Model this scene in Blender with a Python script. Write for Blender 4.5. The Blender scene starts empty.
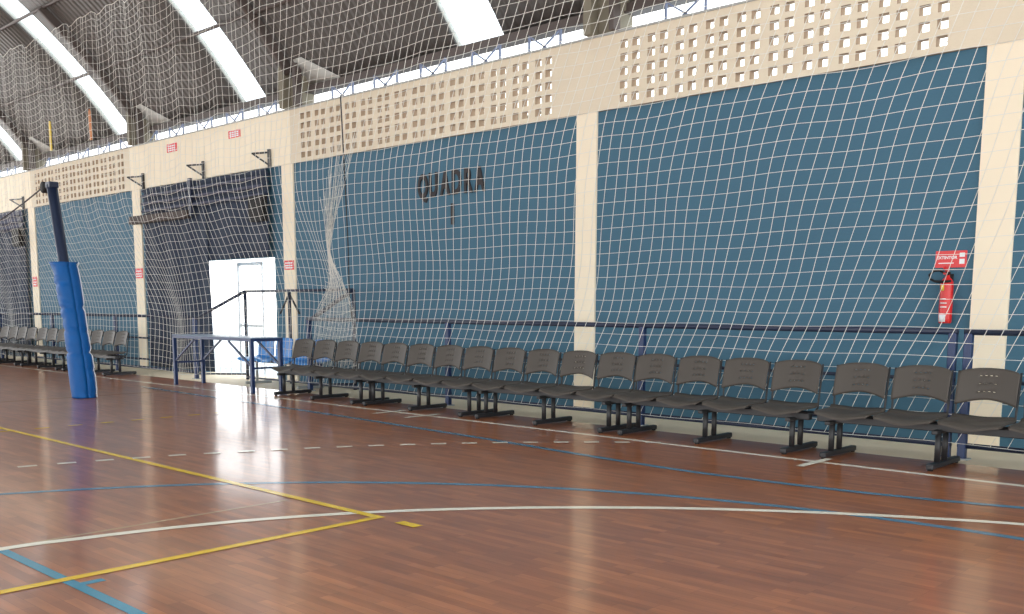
import bpy, math, random
from mathutils import Vector, Matrix
random.seed(4)
sc = bpy.context.scene
col = sc.collection
PI = math.pi

# ------------------------------------------------------------------ camera
H_CAM = 1.4
F_PX, CX, CY, YAW, PITCH, ROLL = 968.1, 512.6, 433.7, 0.75303, -0.1314, 0.00286
Fv = Vector((-math.sin(YAW)*math.cos(PITCH), math.cos(YAW)*math.cos(PITCH), math.sin(PITCH)))
Rv = Vector((math.cos(YAW), math.sin(YAW), 0)); Uv = Rv.cross(Fv)
R2 = math.cos(ROLL)*Rv + math.sin(ROLL)*Uv; U2 = -math.sin(ROLL)*Rv + math.cos(ROLL)*Uv
camd = bpy.data.cameras.new('camera'); cam = bpy.data.objects.new('camera', camd); col.objects.link(cam)
cam.matrix_world = Matrix(((R2.x, U2.x, -Fv.x, 0), (R2.y, U2.y, -Fv.y, 0), (R2.z, U2.z, -Fv.z, H_CAM), (0, 0, 0, 1)))
camd.sensor_fit = 'HORIZONTAL'; camd.sensor_width = 36; camd.lens = F_PX/1024*36
camd.shift_x = (512-CX)/1024; camd.shift_y = (CY-307)/1024
camd.clip_start = 0.05; camd.clip_end = 400
sc.camera = cam

# ------------------------------------------------------------------ world, exposure
sc.view_settings.view_transform = 'Standard'; sc.view_settings.look = 'None'
sc.view_settings.gamma = 1; sc.view_settings.use_curve_mapping = False
sc.view_settings.exposure = 0.8
W = bpy.data.worlds.new('sky'); sc.world = W; W.use_nodes = True
nt = W.node_tree; bg = nt.nodes['Background']
geo = nt.nodes.new('ShaderNodeTexCoord'); sep = nt.nodes.new('ShaderNodeSeparateXYZ'); ramp = nt.nodes.new('ShaderNodeValToRGB')
nt.links.new(geo.outputs['Generated'], sep.inputs[0]); nt.links.new(sep.outputs['Z'], ramp.inputs[0])
ramp.color_ramp.elements[0].color = (1.0, .985, .96, 1); ramp.color_ramp.elements[0].position = 0.0
ramp.color_ramp.elements[1].color = (.84, .93, 1.0, 1); ramp.color_ramp.elements[1].position = .5
nt.links.new(ramp.outputs[0], bg.inputs[0]); bg.inputs[1].default_value = 2.4

# ------------------------------------------------------------------ materials
def lin(c): return tuple(((x/255)/12.92 if x/255 <= .04045 else ((x/255+.055)/1.055)**2.4) for x in c)
def mat(name, rgb, rough=.6, metal=0, spec=.5, noise=0, nscale=4, bump=0, bscale=60, trans=0):
    m = bpy.data.materials.new(name); m.use_nodes = True; n = m.node_tree; b = n.nodes['Principled BSDF']
    c = lin(rgb); b.inputs['Base Color'].default_value = (*c, 1)
    b.inputs['Roughness'].default_value = rough; b.inputs['Metallic'].default_value = metal
    b.inputs['Specular IOR Level'].default_value = spec
    tc = n.nodes.new('ShaderNodeTexCoord')
    if noise:
        t = n.nodes.new('ShaderNodeTexNoise'); t.inputs['Scale'].default_value = nscale; t.inputs['Detail'].default_value = 5
        r = n.nodes.new('ShaderNodeMix'); r.data_type = 'RGBA'
        r.inputs[6].default_value = (*[x*(1-noise) for x in c], 1); r.inputs[7].default_value = (*[min(1, x*(1+noise)) for x in c], 1)
        n.links.new(tc.outputs['Object'], t.inputs['Vector']); n.links.new(t.outputs['Fac'], r.inputs[0]); n.links.new(r.outputs[2], b.inputs['Base Color'])
    if bump:
        t = n.nodes.new('ShaderNodeTexNoise'); t.inputs['Scale'].default_value = bscale
        bp = n.nodes.new('ShaderNodeBump'); bp.inputs['Strength'].default_value = bump; bp.inputs['Distance'].default_value = .02
        n.links.new(tc.outputs['Object'], t.inputs['Vector']); n.links.new(t.outputs['Fac'], bp.inputs['Height']); n.links.new(bp.outputs[0], b.inputs['Normal'])
    return m
M = dict(
 blue=mat('wall_blue', (62, 104, 126), .75, noise=.05, nscale=1.2, bump=.15, bscale=30),
 cream=mat('wall_cream', (244, 231, 206), .7, noise=.03, nscale=2),
 beige=mat('wall_beige', (224, 211, 188), .8, noise=.05, nscale=3, bump=.2, bscale=40),
 strip=mat('concrete_strip', (236, 217, 186), .7, noise=.08, nscale=2.5),
 outside=mat('outside_concrete', (200, 205, 205), .9, noise=.05),
 navy=mat('navy_paint', (28, 50, 92), .4), navyd=mat('navy_dark', (24, 36, 62), .45),
 plastic=mat('grey_plastic', (70, 63, 56), .55, noise=.05, nscale=6),
 black=mat('black_steel', (38, 38, 40), .45), blackp=mat('black_plastic', (20, 20, 22), .75),
 shell=mat('blue_plastic', (18, 128, 205), .35), pad=mat('blue_vinyl', (0, 84, 152), .55, spec=.3, noise=.08, nscale=5, bump=.5, bscale=7),
 white=mat('white_paint', (236, 238, 240), .5), lgrey=mat('light_grey', (170, 172, 170), .6),
 netc=mat('net_cord', (226, 224, 216), .8), rope=mat('dark_rope', (58, 56, 58), .8),
 red=mat('red_paint', (206, 28, 30), .3), redsign=mat('red_sign', (224, 70, 72), .5), yellow=mat('yellow', (238, 205, 60), .5),
 letter=mat('letter_brown', (48, 44, 46), .7, noise=.2, nscale=10), curt=mat('dark_canvas', (28, 44, 66), .8, noise=.15, nscale=3),
 curt2=mat('grey_canvas', (84, 88, 106), .8, noise=.2, nscale=5), brown=mat('brown_box', (66, 54, 50), .7, noise=.1),
 conc=mat('rib_concrete', (128, 122, 106), .8, noise=.12, nscale=4), steel=mat('roof_steel', (84, 74, 70), .6), truss=mat('truss_glare', (120, 132, 160), .5),  # lattice bars: bluish glare painted into the base colour
 curb=mat('skylight_curb', (176, 176, 168), .6), glow_wedge=mat('painted_glow', (190, 190, 184), .5, noise=.08, nscale=6), tabletop=mat('table_top', (120, 138, 160), .35),
 orange=mat('orange', (190, 120, 70), .6),
)
def wood():
    m = bpy.data.materials.new('court_wood'); m.use_nodes = True; n = m.node_tree; b = n.nodes['Principled BSDF']; L = n.links
    tc = n.nodes.new('ShaderNodeTexCoord'); br = n.nodes.new('ShaderNodeTexBrick')
    br.inputs['Scale'].default_value = 1; br.inputs['Brick Width'].default_value = .42; br.inputs['Row Height'].default_value = .062
    br.inputs['Mortar Size'].default_value = .0012; br.inputs['Mortar Smooth'].default_value = .3; br.inputs['Bias'].default_value = 0
    br.offset = .37; br.offset_frequency = 3
    br.inputs['Color1'].default_value = (*lin((156, 90, 50)), 1); br.inputs['Color2'].default_value = (*lin((186, 114, 66)), 1)
    br.inputs['Mortar'].default_value = (*lin((130, 74, 44)), 1)
    L.new(tc.outputs['Object'], br.inputs['Vector'])
    mp = n.nodes.new('ShaderNodeMapping'); mp.inputs['Scale'].default_value = (1.6, 11, 1)
    ns = n.nodes.new('ShaderNodeTexNoise'); ns.inputs['Scale'].default_value = 1.3; ns.inputs['Detail'].default_value = 6
    L.new(tc.outputs['Object'], mp.inputs[0]); L.new(mp.outputs[0], ns.inputs['Vector'])
    cr = n.nodes.new('ShaderNodeValToRGB'); cr.color_ramp.elements[0].position = .32; cr.color_ramp.elements[0].color = (.72, .70, .70, 1)
    cr.color_ramp.elements[1].position = .68; cr.color_ramp.elements[1].color = (1.15, 1.12, 1.1, 1); L.new(ns.outputs['Fac'], cr.inputs[0])
    mx = n.nodes.new('ShaderNodeMix'); mx.data_type = 'RGBA'; mx.blend_type = 'MULTIPLY'; mx.inputs[0].default_value = .75
    L.new(br.outputs['Color'], mx.inputs[6]); L.new(cr.outputs[0], mx.inputs[7])
    n2 = n.nodes.new('ShaderNodeTexNoise'); n2.inputs['Scale'].default_value = .5; n2.inputs['Detail'].default_value = 3; L.new(tc.outputs['Object'], n2.inputs['Vector'])
    L.new(mx.outputs[2], b.inputs['Base Color'])
    rr = n.nodes.new('ShaderNodeMapRange'); rr.inputs['To Min'].default_value = .26; rr.inputs['To Max'].default_value = .36
    b.inputs['Coat Weight'].default_value = .65; b.inputs['Coat Roughness'].default_value = .13; b.inputs['Specular IOR Level'].default_value = .3
    L.new(n2.outputs['Fac'], rr.inputs[0]); L.new(rr.outputs[0], b.inputs['Roughness'])
    bp = n.nodes.new('ShaderNodeBump'); bp.inputs['Strength'].default_value = .03; bp.inputs['Distance'].default_value = .01
    L.new(ns.outputs['Fac'], bp.inputs['Height']); L.new(bp.outputs[0], b.inputs['Normal'])
    return m
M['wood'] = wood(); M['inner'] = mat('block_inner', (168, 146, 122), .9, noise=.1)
for k, c in (('l_white', (250, 240, 218)), ('l_yellow', (240, 196, 40)), ('l_blue', (60, 142, 168)), ('l_dull', (92, 130, 152)), ('l_thin', (205, 180, 150)), ('l_pale', (190, 150, 120))):
    M[k] = mat(k, c, .2, noise=.06, nscale=3)
def roofmat():
    m = mat('roof_sheet', (90, 87, 84), .5, noise=.12, nscale=.8); n = m.node_tree; b = n.nodes['Principled BSDF']
    tc = n.nodes['Texture Coordinate']; wv = n.nodes.new('ShaderNodeTexWave'); wv.bands_direction = 'X'; wv.inputs['Scale'].default_value = 1.9
    bp = n.nodes.new('ShaderNodeBump'); bp.inputs['Strength'].default_value = .6; bp.inputs['Distance'].default_value = .05
    n.links.new(tc.outputs['Object'], wv.inputs[0]); n.links.new(wv.outputs['Fac'], bp.inputs['Height']); n.links.new(bp.outputs[0], b.inputs['Normal'])
    return m
M['roof'] = roofmat()
def skymat():
    m = bpy.data.materials.new('skylight_sheet'); m.use_nodes = True; n = m.node_tree
    for x in list(n.nodes):
        if x.type == 'BSDF_PRINCIPLED': n.nodes.remove(x)
    t = n.nodes.new('ShaderNodeBsdfTransparent'); t.inputs[0].default_value = (.85, .88, .9, 1)
    d = n.nodes.new('ShaderNodeBsdfTranslucent'); d.inputs[0].default_value = (.9, .9, .9, 1)
    mx = n.nodes.new('ShaderNodeMixShader'); mx.inputs[0].default_value = .35
    n.links.new(t.outputs[0], mx.inputs[1]); n.links.new(d.outputs[0], mx.inputs[2]); n.links.new(mx.outputs[0], n.nodes['Material Output'].inputs[0])
    return m
M['sky'] = skymat()

# ------------------------------------------------------------------ mesh builder
class MB:
    def __init__(s): s.v = []; s.f = []; s.mi = []; s.sm = []; s.mats = []
    def _m(s, m):
        if m not in s.mats: s.mats.append(m)
        return s.mats.index(m)
    def add(s, vs, fs, m, smooth=False):
        o = len(s.v); s.v += [tuple(v) for v in vs]; k = s._m(m)
        for f in fs: s.f.append(tuple(i+o for i in f)); s.mi.append(k); s.sm.append(smooth)
        return s
    def box(s, x0, x1, y0, y1, z0, z1, m):
        vs = [(x, y, z) for z in (z0, z1) for y in (y0, y1) for x in (x0, x1)]
        return s.add(vs, [(0, 2, 3, 1), (4, 5, 7, 6), (0, 1, 5, 4), (2, 6, 7, 3), (0, 4, 6, 2), (1, 3, 7, 5)], m)
    def bbox(s, x0, x1, y0, y1, z0, z1, m, b=.006):   # box with chamfered edges
        cs = []; idx = {}
        X = (x0, x1); Y = (y0, y1); Z = (z0, z1)
        b = min(b, (x1-x0)*.45, (y1-y0)*.45, (z1-z0)*.45)
        for i in (0, 1):
            for j in (0, 1):
                for k in (0, 1):
                    for a in range(3):
                        p = [X[i], Y[j], Z[k]]; sg = [1-2*i, 1-2*j, 1-2*k]
                        for q in range(3):
                            if q != a: p[q] += sg[q]*b
                        idx[(i, j, k, a)] = len(cs); cs.append(tuple(p))
        fs = []
        c = ((x0+x1)/2, (y0+y1)/2, (z0+z1)/2)
        for a in range(3):
            o = [q for q in range(3) if q != a]
            for t in (0, 1):
                f = []
                for u, w in ((0, 0), (1, 0), (1, 1), (0, 1)):
                    key = [0, 0, 0]; key[a] = t; key[o[0]] = u; key[o[1]] = w; f.append(idx[(*key, a)])
                fs.append(f)
        for a in range(3):
            o = [q for q in range(3) if q != a]
            for u in (0, 1):
                for w in (0, 1):
                    k0 = [0, 0, 0]; k0[o[0]] = u; k0[o[1]] = w; k1 = list(k0); k1[a] = 1
                    fs.append([idx[(*k0, o[0])], idx[(*k1, o[0])], idx[(*k1, o[1])], idx[(*k0, o[1])]])
        for i in (0, 1):
            for j in (0, 1):
                for k in (0, 1): fs.append([idx[(i, j, k, a)] for a in range(3)])
        out = []
        for f in fs:
            p = [Vector(cs[i]) for i in f]; nn = (p[1]-p[0]).cross(p[2]-p[0]); ce = sum(p, Vector())/len(p)-Vector(c)
            out.append(f if nn.dot(ce) > 0 else f[::-1])
        return s.add(cs, out, m)
    def tube(s, pts, r, m, n=10, closed=False, smooth=True, caps=True):
        pts = [Vector(p) for p in pts]; N = len(pts); rs = r if isinstance(r, (list, tuple)) else [r]*N
        vs = []; fs = []; up = None
        for i, p in enumerate(pts):
            if closed: t = (pts[(i+1) % N]-pts[i-1])
            else: t = pts[min(i+1, N-1)]-pts[max(i-1, 0)]
            t.normalize()
            if up is None:
                up = Vector((0, 0, 1)) if abs(t.z) < .9 else Vector((0, 1, 0))
            a = (up - t*up.dot(t)).normalized(); b = t.cross(a); up = a
            for k in range(n):
                th = 2*PI*k/n + PI/n; vs.append(p + rs[i]*(math.cos(th)*a+math.sin(th)*b))
        M_ = N if closed else N-1
        for i in range(M_):
            j = (i+1) % N
            for k in range(n): fs.append((i*n+k, i*n+(k+1) % n, j*n+(k+1) % n, j*n+k))
        if not closed and caps: fs += [tuple(range(n))[::-1], tuple((N-1)*n+k for k in range(n))]
        return s.add(vs, fs, m, smooth)
    def sq(s, a, b, w, m):     # square bar between two points
        return s.tube([a, b], w*.7071, m, n=4, smooth=False)
    def grid(s, fn, us, vs_, th, m, keep=None, smooth=True, rim=None):   # solid curved sheet with holes: fn(u,v)->(point, normal)
        nu, nv = len(us), len(vs_); A = []; B = []
        for j in range(nv):
            for i in range(nu):
                p, nn = fn(us[i], vs_[j]); p = Vector(p); nn = Vector(nn).normalized()
                A.append(p+nn*th/2); B.append(p-nn*th/2)
        o = nu*nv; fs = []; side = []
        K = lambda i, j: 0 <= i < nu-1 and 0 <= j < nv-1 and (keep is None or keep(i, j))
        for j in range(nv-1):
            for i in range(nu-1):
                if not K(i, j): continue
                a, b, c, d = j*nu+i, j*nu+i+1, (j+1)*nu+i+1, (j+1)*nu+i
                fs.append((a, b, c, d)); fs.append((o+d, o+c, o+b, o+a))
                if not K(i, j-1): side.append((a, o+a, o+b, b))
                if not K(i+1, j): side.append((b, o+b, o+c, c))
                if not K(i, j+1): side.append((c, o+c, o+d, d))
                if not K(i-1, j): side.append((d, o+d, o+a, a))
        s.add(A+B, fs, m, smooth); off = len(s.v)-2*o
        k = s._m(rim or m)
        for f in side: s.f.append(tuple(x+off for x in f)); s.mi.append(k); s.sm.append(False)
        return s
    def build(s, name, parent=None, loc=None, bevel=0):
        me = bpy.data.meshes.new(name); me.from_pydata(s.v, [], s.f)
        for mm in s.mats: me.materials.append(M[mm])
        me.polygons.foreach_set('material_index', s.mi); me.polygons.foreach_set('use_smooth', s.sm); me.update()
        o = bpy.data.objects.new(name, me); col.objects.link(o)
        if parent: o.parent = parent
        if loc: o.location = loc
        if bevel:
            b = o.modifiers.new('b', 'BEVEL'); b.width = bevel; b.segments = 2; b.limit_method = 'ANGLE'
        return o
def tag(o, label, cat, group=None, kind=None):
    o['label'] = label; o['category'] = cat
    if group: o['group'] = group
    if kind: o['kind'] = kind
    return o
def empty(name, loc, label, cat, group=None, rz=0):
    o = bpy.data.objects.new(name, None); col.objects.link(o); o.location = loc; o.rotation_euler.z = rz; o.empty_display_size = .1
    return tag(o, label, cat, group)
def struct(mb, name, **k):
    o = mb.build(name, **k); o['kind'] = 'structure'; return o
def copy_tree(o, parent=None):
    c = o.copy(); col.objects.link(c)
    if parent: c.parent = parent
    for ch in list(o.children): copy_tree(ch, c)
    return c

# ------------------------------------------------------------------ floor with its painted lines
XL, XR = -40, 9
EDGE = 9.05; YW = 10.4
f = MB(); f.box(XL, XR, -10.6, EDGE, -.06, 0, 'wood')
lvl = [0.0006]
def strip(pts, w, m):
    lvl[0] += .00025; z = lvl[0]; pts = [Vector((p[0], p[1], 0)) for p in pts]; vs = []; fs = []
    for i, p in enumerate(pts):
        t = (pts[min(i+1, len(pts)-1)]-pts[max(i-1, 0)]).normalized(); nn = Vector((-t.y, t.x, 0))*w/2
        vs += [(p.x+nn.x, p.y+nn.y, z), (p.x-nn.x, p.y-nn.y, z)]
    for i in range(len(pts)-1): fs.append((2*i, 2*i+1, 2*i+3, 2*i+2))
    f.add(vs, fs, m)
def arc(cx, cy, r, a0, a1, n=90): return [(cx+r*math.cos(math.radians(a0+(a1-a0)*i/n)), cy+r*math.sin(math.radians(a0+(a1-a0)*i/n))) for i in range(n+1)]
strip([(XL, 8.25), (XR, 8.25)], .075, 'l_white')                       # side line
strip([(-14.9, -8.2), (-14.9, 8.25)], .055, 'l_pale')                  # far cross line
BL2 = [(-16, 7.75), (-11, 7.5), (-8.73, 7.35), (-6.94, 7.2), (-5.99, 7.1), (-5.1, 7.02), (-4.3, 6.99), (-3.1, 7.08), (-1.95, 7.33), (-.6, 7.8), (1, 8.25)]
BL2_W = .09                  # blue arc of the neighbouring markings
strip(arc(-1.9, .12, 6.21, 60, 200), .085, 'l_dull')                   # blue arc
strip([(-5.9, -2), (-5.9, 3.9)], .03, 'l_thin')
strip([(-5.9, 1.95), (-3.2, 1.95)], .06, 'l_blue'); strip([(-4.83, 1.95), (-4.83, 2.09)], .06, 'l_blue')
wa = [(-5.93, -.5), (-5.90, .8), (-5.872, 1.951), (-5.79, 2.42), (-5.66, 2.93), (-5.43, 3.52), (-5.08, 4.14), (-4.60, 4.76), (-4.1, 5.27), (-3.55, 5.74), (-2.75, 6.28), (-1.8, 6.76), (-.8, 7.1), (.5, 7.35)]
def smooth_pts(p, k=8):
    out = []
    for i in range(len(p)-1):
        p0, p1, p2, p3 = [Vector(p[max(0, min(len(p)-1, i+d))]) for d in (-1, 0, 1, 2)]
        for j in range(k):
            t = j/k; out.append(tuple(.5*((2*p1)+(-p0+p2)*t+(2*p0-5*p1+4*p2-p3)*t*t+(-p0+3*p1-3*p2+p3)*t**3)))
    return out+[p[-1]]
strip(smooth_pts(BL2), BL2_W, 'l_dull')
strip(smooth_pts(wa), .08, 'l_white')
strip([(XL, 4.0), (-4.94, 4.0)], .07, 'l_yellow'); strip([(-4.97, 4.02), (-4.97, -4)], .07, 'l_yellow')
strip([(-4.76, 4.0), (-4.57, 4.0)], .08, 'l_yellow')
k = -33
for k in range(0, 62):                                                 # dashed free throw arc
    a = 168 - k*2.0
    if a < 128.5: break
    strip(arc(.046, 1.228, 9.033, a, a-.98, 4), .08, 'l_white')
for k in range(9): strip([(-11.35, 4.22+k*.375-.75), (-11.35, 4.38+k*.375-.75)], .07, 'l_yellow')
for x in (-9.2, -9.85, -3.9): strip([(x, 7.85), (x, 8.44)], .075, 'l_white')
floor = struct(f, 'floor')
g = MB(); g.box(XL, XR, EDGE, YW+.25, -.06, .0, 'strip'); struct(g, 'floor_strip')
g = MB(); g.box(XL-30, XR+30, YW+.25, 60, -.08, -.01, 'outside'); struct(g, 'ground_outside')

# ------------------------------------------------------------------ back wall
PIL = [(-27.43, -27.02), (-21.45, -21.07), (-15.54, -15.18), (-8.56, -8.215), (-3.375, -3.025)]
ZB, ZT = 3.935, 4.86
D0, D1, DZ = -18.6, -15.88, 2.30        # bright doorway
w = MB()
def wall_run(x0, x1): w.box(x0, x1, YW, YW+.18, 0, ZB, 'blue')
wall_run(XL, D0); w.box(D0, D1, YW, YW+.18, DZ, ZB, 'blue'); wall_run(D1, XR)
struct(w, 'wall_back')
n = 0
for a, b in PIL:
    n += 1; t = MB(); t.box(a, b, YW-.03, YW+.0, 0, ZB, 'cream'); struct(t, f'trim_{n}')
# upper band: cobogo bays and plain cream bays
YU = 10.35; TH = .11
def cobogo(x0, x1, pairs, xa, xb, name):
    hw = .11; pitch = (xb-xa)/pairs; us = [x0]; holes = []
    for k in range(pairs):
        for d in (.0, .185):
            a = xa+k*pitch+d; holes.append(len(us)); us += [a, a+hw]
    us.append(x1); vs = [ZB]; rows = []
    for r in range(5):
        z = 4.00+r*.166; rows.append(len(vs)); vs += [z, z+.10]
    vs.append(ZT)
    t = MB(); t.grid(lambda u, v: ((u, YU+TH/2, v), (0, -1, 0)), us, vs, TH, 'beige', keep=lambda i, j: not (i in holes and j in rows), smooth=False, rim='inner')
    struct(t, name)
cobogo(-8.56, -3.4, 10, -7.83, -3.63, 'wall_upper_1')
cobogo(-15.2, -8.56, 14, -14.87, -8.86, 'wall_upper_2')
cobogo(-27.1, -21.45, 12, -26.78, -21.6, 'wall_upper_3')
for i, (a, b, m) in enumerate(((XL, -27.1, 'cream'), (-21.45, -15.2, 'cream'), (-3.4, XR, 'beige'))):
    t = MB(); t.box(a, b, YU, YU+TH, ZB, ZT, m); struct(t, f'wall_upper_{i+4}')
# coping on the wall top
t = MB(); t.box(XL, XR, YU-.02, YU+TH+.03, ZT, ZT+.025, 'lgrey'); n += 1; struct(t, f'trim_{n}')

# ------------------------------------------------------------------ roof
RR, RZ = 13.5, -3.09
YE = 10.62
def prof(th): return (RR*math.sin(th), RZ+RR*math.cos(th))
TH0 = math.asin(YE/RR)
SKY = [(-34.5, -33.5), (-28.6, -27.75), (-22.55, -21.68), (-17.14, -16.27), (-11.08, -10.10), (-5.6, -4.5), (.3, 1.4)]
ths = [TH0*(1-2*i/64) for i in range(65)]
def roof_strip(x0, x1, mb, m, off=0, th=.03, t0=0, t1=65, nx=1):
    us = [x0+(x1-x0)*i/nx for i in range(nx+1)]
    mb.grid(lambda u, v: ((u, math.sin(v)*(RR+off), RZ+math.cos(v)*(RR+off)), (0, math.sin(v), math.cos(v))), us, ths[t0:t1], th, m)
rf = MB(); x = XL
for a, b in SKY+[(XR, XR)]:
    roof_strip(x, a, rf, 'roof', nx=4); x = b
struct(rf, 'ceiling')
for q_, (a, b) in enumerate(SKY):
    sk = MB()
    for x, d in ((a, -1), (b, 1)):
        cb = MB(); mb = cb
        vs = []; fs = []
        for i, th in enumerate(ths[:]):
            for o in (.0, .1):
                for e in (0, .02*d): vs.append((x+e, math.sin(th)*(RR+o), RZ+math.cos(th)*(RR+o)))
        for i in range(len(ths)-1):
            o = i*4
            fs += [(o, o+2, o+6, o+4), (o+1, o+5, o+7, o+3), (o+2, o+3, o+7, o+6), (o, o+4, o+5, o+1)]
        mb.add(vs, fs, 'curb', True); n += 1; struct(cb, f'trim_{n}')
    roof_strip(a-.02, b+.02, sk, 'sky', off=.11, th=.006)
    struct(sk, f'window_{q_+1}')
# purlins (along the hall, under the sheets) and the eave beam
for i, th in enumerate([math.asin(y/RR) for y in (9.62, 8.5, 7.2, 5.6, 3.6, 1.2, -1.2, -3.6, -5.6, -7.2, -8.5, -9.62)]):
    y, z = math.sin(th)*(RR-.06), RZ+math.cos(th)*(RR-.06); t = MB(); t.tube([(XL, y, z), (XR, y, z)], .033, 'steel', n=6); n += 1; struct(t, f'trim_{n}')
t = MB(); t.box(XL, XR, 10.48, 10.66, 5.12, 5.25, 'steel'); n += 1; struct(t, f'trim_{n}')
# lattice in the clear strip between wall top and eave
t = MB(); x = XL+.3; k = 0; t.box(XL, XR, 10.43, 10.46, 5.115, 5.14, 'steel'); t.box(XL, XR, 10.43, 10.46, ZT+.02, ZT+.035, 'truss')
while x < XR:
    if not any(a-.1 < x < b+.75 for a, b in PIL):
        t.box(x-.015, x+.015, 10.43, 10.46, ZT+.02, 5.14, 'truss')
        s_ = 1 if k % 2 else -1
        t.sq((x, 10.44, 5.12), (x+s_*.36, 10.44, ZT+.03), .022, 'truss')
    x += .57; k += 1
n += 1; struct(t, f'trim_{n}')
# arch ribs standing on the wall top at each pillar
for a, b in PIL:
    cx = (a+b)/2+.16
    t = MB(); t.box(cx-.1, cx+.38, 10.36, 10.62, ZT+.02, 5.4, 'conc')
    t.box(cx-.1, cx+.02, 10.2, 10.36, ZT+.02, 5.65, 'conc'); t.box(cx+.30, cx+.38, 10.22, 10.36, ZT+.02, 5.6, 'steel')
    us = [cx+.04, cx+.16]
    t.grid(lambda u, v: ((u, math.sin(v)*(RR-.1), RZ+math.cos(v)*(RR-.1)), (0, math.sin(v), math.cos(v))), us, ths[1:9], .14, 'steel')
    n += 1; struct(t, f'trim_{n}')
    t = MB()        # added pale wedge beside each rib, eave glow put into its colour
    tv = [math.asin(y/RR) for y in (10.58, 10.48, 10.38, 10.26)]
    t.grid(lambda u, v: ((cx+.32+u*(.85*(v-.855)/(.9-.855)+.08), math.sin(v)*(RR-.04), RZ+math.cos(v)*(RR-.04)), (0, math.sin(v), math.cos(v))), [0, .5, 1], tv, .01, 'glow_wedge')
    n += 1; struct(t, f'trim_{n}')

# ------------------------------------------------------------------ doorway: canvas curtains, leaf
def curtain(x0, x1, xd, side_label, door=True):
    root = empty('curtain', ((x0+x1)/2, 10.3, 0), side_label, 'curtain', 'dark canvas curtains in the wall openings')
    ox = (x0+x1)/2
    def sheet(a, b, z0, z1, name, m, amp=.03, fr=9, slope=0, horiz=False):
        t = MB(); N = 50; us = [i/N for i in range(N+1)]; vs = [j/16 for j in range(17)]
        def fn(u, v):
            z = z0+(z1-z0)*v; bb = b + slope*(1-v); xx = a+(bb-a)*u - ox
            d = amp*math.sin(u*fr*(b-a)) if not horiz else amp*math.sin(v*fr)
            return (xx, d*.8, z), (0, -1, 0)
        t.grid(fn, us, vs, .01, m); return t.build(name, root)
    if door:
        sheet(x0+.3, xd, .04, 3.4, 'side_panel', 'curt', slope=.12)
        sheet(xd-.02, x1-.0, DZ, 3.4, 'header_panel', 'curt', fr=5)
    else: sheet(x0+.3, x1, .04, 3.4, 'side_panel', 'curt')
    sheet(x0+.3, x1-.02, 3.38, ZB-.02, 'rolled_top', 'curt2' if not door else 'curt', amp=.035, fr=26, horiz=True)
    for q in range(3 if door else 3):
        t = MB(); zz = 3.42+.16*q; t.tube([(x0+.35-ox, -.06, zz), (xd-ox-.1, -.06, zz+.01), (x1-.15-ox, -.05, zz+.02)], .028, 'curt2', n=8); t.build('roll_fold', root)
    t = MB(); t.bbox(x0-.12-ox, x0+2.4-ox, -.16, -.02, 3.16, 3.33, 'brown', .02); t.build('roller_box', root)
    t = MB(); t.bbox(x1-.5-ox, x1-.02-ox, -.14, -.02, 2.95, 3.42, 'blackp', .01); t.build('motor_box', root)
    t = MB(); t.box(xd-.55-ox, xd-.45-ox, -.1, -.04, 3.2, 3.95, 'navyd'); t.build('hanging_post', root)
    return root
curtain(-21.08, -15.86, -18.1, 'dark navy canvas curtain drawn aside from the bright open doorway behind the blue table')
curtain(-33.0, -27.6, -31.0, 'dark navy canvas curtain closing the opening at the far left end of the wall', door=False)
for i in (0,):
    g0 = empty('gate_leaf', (-17.6, 10.95, 0), 'pale metal gate frame standing outside the bright doorway', 'gate')
    t = MB()
    for xx in (-.5, .40): t.bbox(xx, xx+.05, -.02, .03, 0, 2.25, 'white')
    t.bbox(-.5, .47, -.02, .05, 2.2, 2.27, 'white'); t.bbox(-.45, .42, .0, .03, .95, 1.0, 'white'); t.build('leaf_frame', g0)

# ------------------------------------------------------------------ small signs and brackets on the wall
def textmesh(s, size, m, name, parent, loc, ext=.004, ax=.0, sx=1):
    cu = bpy.data.curves.new(name, 'FONT'); cu.body = s; cu.size = size; cu.extrude = ext; cu.align_x = 'CENTER'; cu.align_y = 'CENTER'
    cu.offset = ax
    o = bpy.data.objects.new(name, cu); col.objects.link(o)
    dg = bpy.context.evaluated_depsgraph_get(); me = bpy.data.meshes.new_from_object(o.evaluated_get(dg)); me.name = name
    bpy.data.objects.remove(o); me.materials.clear(); me.materials.append(M[m])
    o = bpy.data.objects.new(name, me); col.objects.link(o); o.rotation_euler = (PI/2, 0, 0); o.location = loc; o.scale = (sx, 1, 1)
    if parent: o.parent = parent
    return o
def small_sign(x, z, y, w_, h_, label, cross=False):
    e = empty('notice_sign', (x, y, z), label, 'sign', 'small red and white notices on the cream wall and pillars')
    t = MB(); t.bbox(-w_/2, w_/2, -.012, 0, -h_/2, h_/2, 'redsign', .003); t.build('sign_plate', e)
    for zz in (.22, -.05, -.3):
        t = MB()
        for q in range(4): t.box(-w_*.38+q*w_*.2, -w_*.38+q*w_*.2+w_*.14, -.015, -.011, h_*zz-.012, h_*zz+.014, 'white')
        t.box(-w_*.38, w_*.36, -.0135, -.011, h_*zz-.003, h_*zz+.003, 'white'); t.build('sign_line', e)
    return e
small_sign(-19.5, 4.66, YU-.0, .42, .17, 'small red notice high on the cream wall above the left half of the curtain')
small_sign(-17.05, 4.66, YU-.0, .42, .14, 'small red notice high on the cream wall above the bright doorway')
small_sign(-21.26, 2.10, YW-.03, .34, .22, 'red notice on the cream pillar left of the dark curtain')
small_sign(-15.36, 2.13, YW-.03, .30, .17, 'red notice on the cream pillar just right of the bright doorway')
small_sign(-27.22, 2.0, YW-.03, .28, .26, 'red notice on the far left cream pillar behind the padded post')
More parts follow.
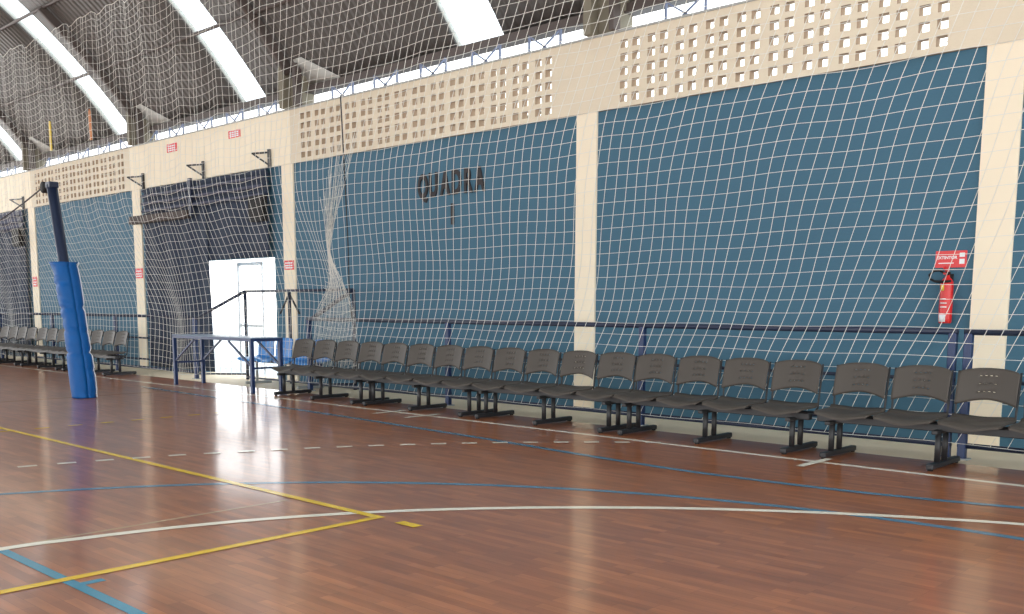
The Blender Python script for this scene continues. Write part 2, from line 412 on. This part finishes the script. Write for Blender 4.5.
def bracket(x, z, label, ln=.45):
    e = empty('wall_bracket', (x, YU, z), label, 'bracket', 'triangular iron brackets above the canvas curtains')
    t = MB(); t.bbox(-.03, .03, -.05, 0, -.12, .22, 'black', .004); t.build('wall_plate', e)
    t = MB(); t.sq((0, -.03, .16), (-ln*.9, -.16, .16), .03, 'black'); t.sq((0, -.03, -.07), (-ln*.85, -.15, .15), .026, 'black'); t.build('arm', e)
bracket(-18.22, 4.04, 'black triangular bracket in the middle above the dark curtain')
bracket(-15.85, 4.03, 'black triangular bracket beside the pillar right of the doorway', .4)
bracket(-20.8, 4.03, 'black triangular bracket beside the pillar at the left end of the dark curtain', .5)
bracket(-27.6, 4.03, 'black triangular bracket by the far left pillar', .6)
# QUADRA 1
e = empty('wall_lettering', (-11.04, YW, 3.0), 'dark brown raised letters reading QUADRA 1 on the blue wall', 'lettering')
xs = [-.64, -.40, -.13, .12, .37, .62]
for ch, x in zip('QUADRA', xs):
    o = textmesh(ch, .50, 'letter', 'letter', e, (x, -.012, .24 if ch != 'Q' else .23), ext=.012, ax=.014, sx=.58)
textmesh('1', .44, 'letter', 'letter', e, (.03, -.012, -.23), ext=.012, ax=.008, sx=.95)
# fire extinguisher and its sign
e = empty('extinguisher_sign', (-3.605, YW, 1.885), 'red EXTINTOR sign above the fire extinguisher', 'sign')
t = MB(); t.bbox(-.155, .155, -.01, 0, -.085, .085, 'redsign', .003); t.build('sign_plate', e)
textmesh('EXTINTOR', .042, 'white', 'sign_text', e, (-.04, -.012, .015), ext=.001, ax=.001)
t = MB(); t.box(.085, .135, -.013, -.009, -.05, .0, 'white'); t.box(.085, .135, -.013, -.009, .02, .062, 'white'); t.box(-.12, .03, -.013, -.009, -.045, -.035, 'white'); t.build('sign_pictogram', e)
e = empty('fire_extinguisher', (-3.60, YW-.09, 1.235), 'red fire extinguisher with black hose hung on the blue wall', 'fire extinguisher')
t = MB(); P = [(0, .0), (.055, .0), (.062, .012), (.064, .05), (.064, .38), (.058, .42), (.04, .45), (.022, .465), (.022, .49), (0, .49)]
def lathe(mb, prof_, m, n=20, cx=0, cy=0, cz=0, smooth=True):
    vs = [(cx+r*math.cos(2*PI*k/n), cy+r*math.sin(2*PI*k/n), cz+z) for r, z in prof_ for k in range(n)]
    fs = [(i*n+k, i*n+(k+1) % n, (i+1)*n+(k+1) % n, (i+1)*n+k) for i in range(len(prof_)-1) for k in range(n)]
    mb.add(vs, fs, m, smooth)
lathe(t, P, 'red'); t.build('cylinder', e)
t = MB()
def label_patch(mb, a0, a1, z0, z1, m):
    us = [math.radians(a0+(a1-a0)*i/6) for i in range(7)]
    mb.grid(lambda u, v: ((.0655*math.cos(u), .0655*math.sin(u), v), (math.cos(u), math.sin(u), 0)), us, [z0, z1], .002, m)
for a0, a1, z0, z1, m, nm in ((-130, -95, .33, .385, 'yellow', 'yellow_label'), (-135, -70, .015, .09, 'white', 'white_label'), (-125, -65, .16, .17, 'white', 'printed_line'), (-125, -65, .20, .21, 'white', 'printed_line'), (-125, -75, .24, .25, 'white', 'printed_line')):
    t = MB(); label_patch(t, a0, a1, z0, z1, m); t.build(nm, e)
t = MB(); t.bbox(-.02, .02, -.03, .03, .485, .52, 'blackp', .004); t.sq((0, .0, .52), (-.0, -.1, .56), .022, 'red'); t.sq((0, .0, .50), (0, -.1, .50), .018, 'red'); t.bbox(-.012, .012, -.012, .012, .51, .575, 'red', .003); t.build('valve_handle', e)
t = MB(); t.tube([(-.02, -.01, .50), (-.07, -.02, .535), (-.13, -.03, .53), (-.17, -.03, .49), (-.16, -.03, .45), (-.11, -.04, .425), (-.05, -.05, .42), (.0, -.075, .42), (.06, -.07, .425)], .0125, 'blackp', n=8); t.build('hose', e)
t = MB(); t.box(-.03, .03, .06, .09, .36, .50, 'black'); t.build('wall_hook', e)

# ------------------------------------------------------------------ railings
YRL = 9.32
def railing(x0, x1, posts, label, rails=((1.175, .03), (.73, .018), (.30, .018), (.13, .026))):
    e = empty('railing', ((x0+x1)/2, YRL, 0), label, 'railing', 'navy steel railings along the court edge'); ox = (x0+x1)/2
    for i, (z, r) in enumerate(rails):
        t = MB(); t.tube([(x0-ox, 0, z), (x1-ox, 0, z)], r, 'navyd', n=10); t.build('top_rail' if i == 0 else 'lower_rail', e)
    for x in posts:
        t = MB(); t.bbox(x-ox-.035, x-ox+.035, -.035, .035, .0, 1.16, 'navy', .006)
        t.bbox(x-ox-.07, x-ox+.07, -.06, .06, 0, .012, 'lgrey', .002); t.build('post', e)
railing(-13.34, -3.13, (-13.3, -9.98, -6.66, -3.17), 'long navy tube railing behind the grey chairs, left of the fire extinguisher')
railing(-3.07, 4.0, (-3.03, .35, 3.7), 'navy tube railing starting below the fire extinguisher at the right edge')
railing(XL+2, -16.96, (-16.98, -20.3, -23.6, -26.9, -30.2), 'navy tube railing left of the blue table, behind the far chairs')
# frame set back in front of the doorway
YB = 9.97
e = empty('steel_barrier', (-14.9, YB, 0), 'dark steel frame with sloping side bars in front of the doorway', 'barrier')
def fp(p): return (p[0]+14.9, p[1]-YB, p[2])
for a, b, r, nm in (((-16.25, YB, 1.655), (-12.95, YB, 1.655), .024, 'top_bar'), ((-16.25, YB, .04), (-12.95, YB, .04), .02, 'bottom_bar'),
                 ((-16.98, YRL, 1.13), (-16.25, YB, 1.655), .03, 'sloping_bar'), ((-13.34, YRL, 1.13), (-12.95, YB, 1.655), .036, 'sloping_bar'),
                 ((-16.25, YB, 0), (-16.25, YB, 1.655), .032, 'post'), ((-12.95, YB, 0), (-12.95, YB, 1.655), .032, 'post'), ((-14.8, YB, 0), (-14.8, YB, 1.655), .03, 'post'),
                 ((-14.8, YB, 1.6), (-15.1, YB, 1.25), .018, 'brace'), ((-14.8, YB, 1.6), (-14.5, YB, 1.25), .018, 'brace'),
                 ((-16.98, YRL, .1), (-16.25, YB, .1), .018, 'bottom_bar'), ((-13.34, YRL, .1), (-12.95, YB, .1), .018, 'bottom_bar')):
    t = MB(); t.tube([fp(a), fp(b)], r, 'navyd' if nm != 'brace' else 'black', n=8); t.build(nm, e)

# ------------------------------------------------------------------ chairs on beams
def backrest(w_=.50, z0=.598, z1=.875):
    NU, NV = 24, 12; us = [-1+2*i/NU for i in range(NU+1)]; vs = [j/NV for j in range(NV+1)]
    def fn(u, v):
        top = z1-.035*abs(u)**2.4; bot = z0+.005-.05*abs(u)**1.6+.0
        if abs(u) > .92: top -= .012*(abs(u)-.92)/.08
        z = bot+(top-bot)*v
        y = .055*(1-u*u)+.05*(v-.2)+.02*v*v
        return (u*w_/2, y, z), (u*.22*2, -1, .25)
    slots = set()
    for j in (3, 6, 9):
        for i in (8, 10, 12, 14): slots.add((i, j))
    t = MB()
    vs2 = []
    for j in range(NV+1): vs2.append(j/NV)
    # thin slot rows: squeeze the slot rows
    sq_ = []
    for j, v in enumerate(vs2):
        if j in (4, 7, 10): v -= .06
        sq_.append(v)
    t.grid(fn, us, sq_, .012, 'plastic', keep=lambda i, j: (i, j) not in slots)
    return t
def seat():
    NU, NV = 20, 14; us = [-1+2*i/NU for i in range(NU+1)]; vs = [j/NV for j in range(NV+1)]
    def fn(u, v):
        y = -.37+.39*v
        z = .483-.014*math.cos(u*PI)*(.4+.6*(1-v)) + .012*v - .0
        fr = max(0, .22-v)/.22; z -= .03*fr*fr*(1-.35*u*u)
        if v > .85: z += .03*((v-.85)/.15)**2
        xw = .262-.02*(1-min(1, v/.12))**2
        return (u*xw, y, z), (0, 0, 1)
    t = MB(); t.grid(fn, us, vs, .014, 'plastic'); return t
BACKM = SEATM = None
def make_bench():
    root = empty('beam_bench', (0, 0, 0), 'x', 'bench', 'grey four-seat beam chairs along the court edge')
    t = MB(); t.bbox(-1.13, 1.13, -.36, -.29, .325, .392, 'black', .006)
    t.bbox(-1.1, 1.1, -.17, -.14, .362, .392, 'black', .004)
    t.build('beam', root)
    for x in (-.97, 0, .97):
        t = MB()
        for y in (-.37, -.20): t.tube([(x, y, .04), (x, y, .34)], .027, 'black', n=10)
        t.bbox(x-.03, x+.03, -.55, .13, .012, .06, 'black', .008)
        for y in (-.52, .10): t.tube([(x, y, 0), (x, y, .016)], .024, 'blackp', n=10)
        t.bbox(x-.025, x+.025, -.48, -.12, .31, .345, 'black', .005)
        t.build('leg', root)
    s0 = b0 = f0 = None
    for i in range(4):
        x = (i-1.5)*.562
        if s0 is None:
            s0 = seat().build('seat', root); s0.location = (x, -.14, -.065)
            b0 = backrest().build('backrest', root); b0.location = (x, -.11, 0)
            t = MB()
            for sx in (-1, 1):
                t.tube([(sx*.225, -.2, .375), (sx*.235, -.0, .38), (sx*.245, .045, .42), (sx*.25, .06, .58), (sx*.252, .085, .72), (sx*.252, .105, .845)], .010, 'black', n=8)
            t.tube([(-.225, -.2, .375), (.225, -.2, .375)], .010, 'black', n=8)
            f0 = t.build('back_frame', root); f0.location = (x, -.14, 0)
        else:
            for p in (s0, b0, f0):
                c = p.copy(); col.objects.link(c); c.parent = root; c.location.x = x
    return root
YC = 8.98
proto = make_bench()
bl = [(-3.0, 'grey beam chairs nearest the camera, in front of the extinguisher pillar at the right edge'),
      (-5.34, 'second row of four grey beam chairs from the right, left of the fire extinguisher'),
      (-7.56, 'row of four grey beam chairs whose left seats stand before the middle cream pillar'),
      (-9.80, 'row of four grey beam chairs below the QUADRA 1 lettering, right half'),
      (-12.02, 'row of four grey beam chairs touching the blue table, before the net bundle'),
      (-20.0, 'row of four grey beam chairs just right of the padded blue post'),
      (-22.3, 'row of four grey beam chairs partly hidden behind the padded blue post'),
      (-24.6, 'row of four grey beam chairs just left of the padded blue post'),
      (-26.9, 'second row of grey beam chairs left of the padded post'),
      (-29.2, 'grey beam chairs at the far left edge of the photo')]
for i, (x, lb) in enumerate(bl):
    o = proto if i == 0 else copy_tree(proto)
    o.location = (x, YC, 0); o['label'] = lb
# blue shell bench by the doorway
e = empty('shell_bench', (-14.5, 9.77, 0), 'bench of four blue plastic shell seats beside the open doorway', 'bench')
t = MB(); t.bbox(-1.15, 1.15, -.22, -.16, .38, .43, 'navy', .005); t.build('beam', e)
sh = None
for i in range(4):
    if sh is None:
        t = MB(); NU, NV = 14, 20
        path = [(-.40, .40), (-.38, .435), (-.28, .44), (-.12, .43), (.0, .44), (.05, .48), (.07, .56), (.095, .68), (.12, .80), (.125, .82)]
        def fn(u, v):
            q = v*(len(path)-1); k_ = min(int(q), len(path)-2); a = q-k_
            y = path[k_][0]*(1-a)+path[k_+1][0]*a; z = path[k_][1]*(1-a)+path[k_+1][1]*a
            dy, dz = path[k_+1][0]-path[k_][0], path[k_+1][1]-path[k_][1]
            wv = .25*(1-.35*max(0, (v-.8)/.2)**3)
            y -= .04*u*u*(v > .5)*min(1, (v-.5)*4); z += .03*u*u*(v < .55)
            return (u*wv, y, z), (0, -dz, dy)
        t.grid(fn, [-1+2*i_/NU for i_ in range(NU+1)], [j/NV for j in range(NV+1)], .01, 'shell'); sh = t.build('shell_seat', e); sh.location.x = -1.5*.57
    else:
        c = sh.copy(); col.objects.link(c); c.parent = e; c.location.x = (i-1.5)*.57
for x in (-.8, .8):
    t = MB(); t.tube([(x, -.19, .04), (x, -.19, .4)], .025, 'lgrey', n=10); t.bbox(x-.025, x+.025, -.42, .1, .0, .045, 'lgrey', .006); t.build('leg', e)

# ------------------------------------------------------------------ blue steel table
TX0, TX1, TY0, TY1, TZ = -16.05, -13.5, 8.36, 8.95, .885
e = empty('table', ((TX0+TX1)/2, (TY0+TY1)/2, 0), 'long narrow blue steel table in front of the bright doorway', 'table')
hx, hy = (TX1-TX0)/2, (TY1-TY0)/2
t = MB(); t.bbox(-hx, hx, -hy, hy, TZ-.015, TZ, 'tabletop', .004); t.build('table_top', e)
t = MB()
for y in (-hy, hy-.04): t.bbox(-hx, hx, y, y+.04, TZ-.06, TZ-.015, 'navy', .004)
for x in (-hx, hx-.04): t.bbox(x, x+.04, -hy+.04, hy-.04, TZ-.06, TZ-.015, 'navy', .004)
t.build('top_frame', e)
for sx in (-1, 1):
    for sy in (-1, 1):
        t = MB(); x = sx*(hx-.035); y = sy*(hy-.03); t.bbox(x-.03, x+.03, y-.03, y+.03, 0, TZ-.06, 'navy', .005); t.build('leg', e)
    for y in (-hy+.03, hy-.03):
        t = MB(); t.sq((sx*(hx-.04), y, .42), (sx*(hx-.72), y, TZ-.07), .028, 'navy'); t.build('brace', e)
    t = MB(); t.sq((sx*(hx-.035), -hy+.03, .40), (sx*(hx-.035), hy-.03, .40), .03, 'navy'); t.build('cross_bar', e)

# ------------------------------------------------------------------ volleyball post with padding
B = Vector((-14.72, 6.22, 0)); T = Vector((-15.42, 6.2, 3.2)); ax = (T-B)
e = empty('volleyball_post', B, 'tall navy volleyball post in bright blue padding, leaning left', 'post')
def pp(s_): return ax*s_
t = MB(); t.tube([pp(.0), pp(1.0)], .078, 'navyd', n=12); t.build('pole', e)
t = MB(); t.bbox(-.09, .08, -.07, .07, 0, .09, 'navyd', .01); o = t.build('post_cap', e); o.location = pp(.985)
t = MB(); t.tube([(-.08, 0, 0), (-.26, 0, 0)], .03, 'black', n=8); t.tube([(-.28, -.035, 0), (-.28, .035, 0)], .085, 'blackp', n=16); o = t.build('pulley', e); o.location = pp(.995)
t = MB(); NU, NV = 36, 60; us = [2*PI*i/NU for i in range(NU+1)]; vs = [j/NV for j in range(NV+1)]
rnd = random.Random(2); cre = [(rnd.random(), rnd.uniform(0, 6.28), rnd.uniform(.012, .03), rnd.uniform(-1.0, 1.0)) for _ in range(16)]
def fn(u, v):
    s_ = v*.635; c_ = pp(s_)
    bend = -.05*math.sin(v*PI) 
    r = .152+.008*math.sin(v*9)
    for a in (.335, .66): r -= .028*math.exp(-((v-a)/.012)**2)
    for a, ph, am, sl in cre: r -= am*math.exp(-((v-a-sl*.05*math.sin(u+ph))/.014)**2)*max(0, math.cos(u-ph))
    if v > .96: r += .03*(v-.96)/.04
    cu, su = math.cos(u), math.sin(u)
    sx = (abs(cu)**.7)*(1 if cu > 0 else -1); sy = (abs(su)**.7)*(1 if su > 0 else -1)
    return (c_.x+r*sx-bend, c_.y+r*sy, c_.z+.004), (cu, su, 0)
t.grid(fn, us, vs, .02, 'pad'); t.build('padding', e)
t = MB(); t.tube([Vector(fn(math.radians(62), v)[0])+Vector((.008, .014, 0)) for v in [i/30 for i in range(31)]], .009, 'white', n=6); t.build('seam_strip', e)
t = MB(); q = pp(.5); t.tube([q+Vector((-.1, .05, .02)), q+Vector((-.55, .1, .30))], .016, 'black', n=8); t.tube([q+Vector((-.55, .1, .25)), q+Vector((-.57, .1, .42))], .035, 'redsign', n=10); t.build('crank_handle', e)
t = MB(); a = B+pp(.995)+Vector((-.36, 0, 0)); b_ = Vector((-22.0, 6.2, 2.55)); pts = []
for i in range(15):
    s_ = i/14; p = a.lerp(b_, s_); p.z -= .25*math.sin(PI*s_); pts.append(p)
tag(t.tube(pts, .011, 'rope', n=6).build('net_cable'), 'thin dark cable running left from the top of the padded volleyball post', 'cable')

# ------------------------------------------------------------------ the big safety net
def sstep(a, b, x):
    t_ = max(0, min(1, (x-a)/(b-a))); return t_*t_*(3-2*t_)
ZN0, ZN1 = .16, 6.73
ATT = [(-17.15, 1.15, 1.3, 1.15, .78, .0), (-12.15, 2.1, .55, .7, .6, 0), (-25.6, 1.0, .9, 1.0, .7, 0)]
def netpos(s_, z):
    if z > ZN1-.4:
        ph = (s_ % .56)/.56; z -= .11*math.sin(PI*ph)*(z-(ZN1-.4))/.4
    y = 9.16-.80*sstep(1.1, 3.6, z)-.13*sstep(3.6, 6.8, z)
    sh = .40*sstep(-14.5, -10, s_)+.06
    x = s_+sh*(z-3.5)
    dz = 0
    for xa, za, sx, sz, A, _ in ATT:
        gz = math.exp(-((z-za)/sz)**2) if z > za else math.exp(-((z-za)/(sz*1.6))**2)
        wgt = A*math.exp(-((x-xa)/sx)**2)*gz; x += (xa-x)*wgt*.95; dz -= .12*wgt; y -= .04*wgt
    up = sstep(1.5, 4, z)
    lf = 1-sstep(-15, -12, s_)*.75
    x += .009*math.sin(z*2.1+s_*1.3)+.016*lf*up*math.sin(s_*11.2)+.01*math.sin(s_*5+z*5)
    y += .018*math.sin(s_*1.9+z*.6)*(.3+up)+.02*lf*up*math.sin(s_*11.2+1)
    zz = z+dz+up*lf*.035*math.sin(s_*2*PI/1.12)+.008*math.sin(s_*3.1+z*3)
    return (x, min(y, 9.2), zz)
net = MB()
SP = .142; NS = int(37/SP); NR = 50; S0 = -35.0
P_ = [[netpos(S0+i*SP, ZN0+(ZN1-ZN0)*j/NR) for j in range(NR+1)] for i in range(NS+1)]
RC = .0031
for i in range(NS+1): net.tube(P_[i], RC, 'netc', n=4, caps=False)
for j in range(NR+1): net.tube([P_[i][j] for i in range(NS+1)], RC if j != NR else .006, 'netc', n=4, caps=False)
no = net.build('safety_net'); tag(no, 'large white mesh net hung along the whole court edge', 'net')
if True:
    t = MB(); t.tube([(-10.92, 8.25, 4.2), (-11.12, 8.45, 3.1), (-11.6, 8.85, 2.2), (-11.95, 9.12, 1.5), (-12.0, 9.2, 1.2)], .009, 'rope', n=6); t.build('vertical_rope', no)
# gathered lump of net thrown over the frame beside the doorway
t = MB(); rnd = random.Random(7)
for q in range(34):
    fx = q/33; wx = -12.17+.07*(fx-.5)+rnd.uniform(-.01, .01)
    zt = rnd.uniform(2.8, 3.9); lo = Vector((-12.95+1.1*fx, 9.2, rnd.uniform(.15, .5)))
    key = [Vector((wx+.38*(fx-.5)*(zt-2.15)+.52*(zt-2.15), 8.62, zt)), Vector((wx+.10*(fx-.5)+.14, 8.84, 2.5)), Vector((wx, 8.93, 2.15)), Vector((wx-.18+.34*fx, 9.05, 1.7)), Vector((-12.92+1.05*fx, 9.17, 1.2)), lo]
    pts = [Vector(p)+Vector((rnd.uniform(-.008, .008), 0, 0)) for p in smooth_pts([tuple(k_) for k_ in key], 4)]
    t.tube(pts, .0028, 'netc', n=4, caps=False)
for q in range(15):
    z = .35+q*.12; hw0 = -12.92+max(0, z-1.15)*.72; hw1 = -11.87-max(0, z-1.15)*.25; yy = 9.19-max(0, z-1.2)*.24
    t.tube([(hw0+(hw1-hw0)*i/8, yy, z-.06*math.sin(PI*i/8)+.05*math.sin(q*1.7)*(i/8-.5)) for i in range(9)], .0028, 'netc', n=4, caps=False)
for q in range(0):
    z = rnd.uniform(.35, 2.0); x0 = -12.88+max(0, z-1.1)*.5; x1 = -11.85-max(0, z-1.5)*.3; sl = rnd.uniform(-.25, .25)
    t.tube([(x0+(x1-x0)*i/6, 9.19-max(0, z-1.3)*.12-.01*(i % 2), z+sl*(i/6-.5)-.05*math.sin(PI*i/6)) for i in range(7)], .0036, 'netc', n=4, caps=False)
tag(t.build('net_bundle'), 'gathered bundle of loose white netting over the sloping bar right of the doorway', 'net')
# yellow strap and rusty strap hanging at the eave on the left
for x, m, lb, z1 in ((-25.05, 'yellow', 'yellow strap hanging by the eave above the far left block wall', 6.05), (-22.8, 'orange', 'rusty orange strap hanging by the eave on the far left', 6.0)):
    t = MB(); t.box(x-.05, x+.05, 10.1, 10.12, 5.15, z1-.2, m); t.box(x-.02, x+.02, 10.1, 10.12, z1-.2, z1, m); tag(t.build('hanging_strap'), lb, 'strap')

# ------------------------------------------------------------------ trees outside, seen through the blocks
M['leaf'] = mat('leaf', (44, 50, 32), .6, noise=.3, nscale=2); M['bark'] = mat('bark', (92, 76, 60), .9)
def tree(x, y, zc, r, label, seed):
    rn = random.Random(seed); e = empty('tree', (x, y, 0), label, 'tree', 'trees outside behind the wall')
    t = MB(); t.tube([(0, 0, 0), (.05, 0, zc*.5), (0, .05, zc)], [.16, .12, .06], 'bark', n=8)
    for k in range(5):
        a = k*1.3; t.tube([(0, 0, zc*.6), (math.cos(a)*r*.4, math.sin(a)*r*.4, zc), (math.cos(a)*r*.7, math.sin(a)*r*.7, zc+r*.4)], [.06, .04, .02], 'bark', n=6)
    t.build('trunk', e)
    t = MB()
    for k in range(2800):
        d = Vector((rn.gauss(0, 1), rn.gauss(0, 1), rn.gauss(0, 1))).normalized()*r*rn.random()**.4; d.z *= .85
        a = Vector((rn.gauss(0, 1), rn.gauss(0, 1), rn.gauss(0, 1))).normalized(); b = a.orthogonal().normalized(); L = rn.uniform(.06, .11)
        c = Vector((d.x, d.y, zc+d.z)); t.add([c-a*L, c-b*L*.5, c+a*L, c+b*L*.5], [(0, 1, 2, 3)], 'leaf')
    t.build('crown', e)
for i, (x, lb) in enumerate(((-12.6, 'leafy tree seen through the block openings left of the middle pillar'), (-15.3, 'leafy tree seen through the middle of the second row of block openings'), (-18.0, 'leafy tree seen through the left end of the second row of block openings'), (-29.5, 'leafy tree seen through the far left block openings'), (-32.6, 'leafy tree at the far left edge of the block openings'))):
    tree(x, 14.0, 3.95, 1.25, lb, 30+i)
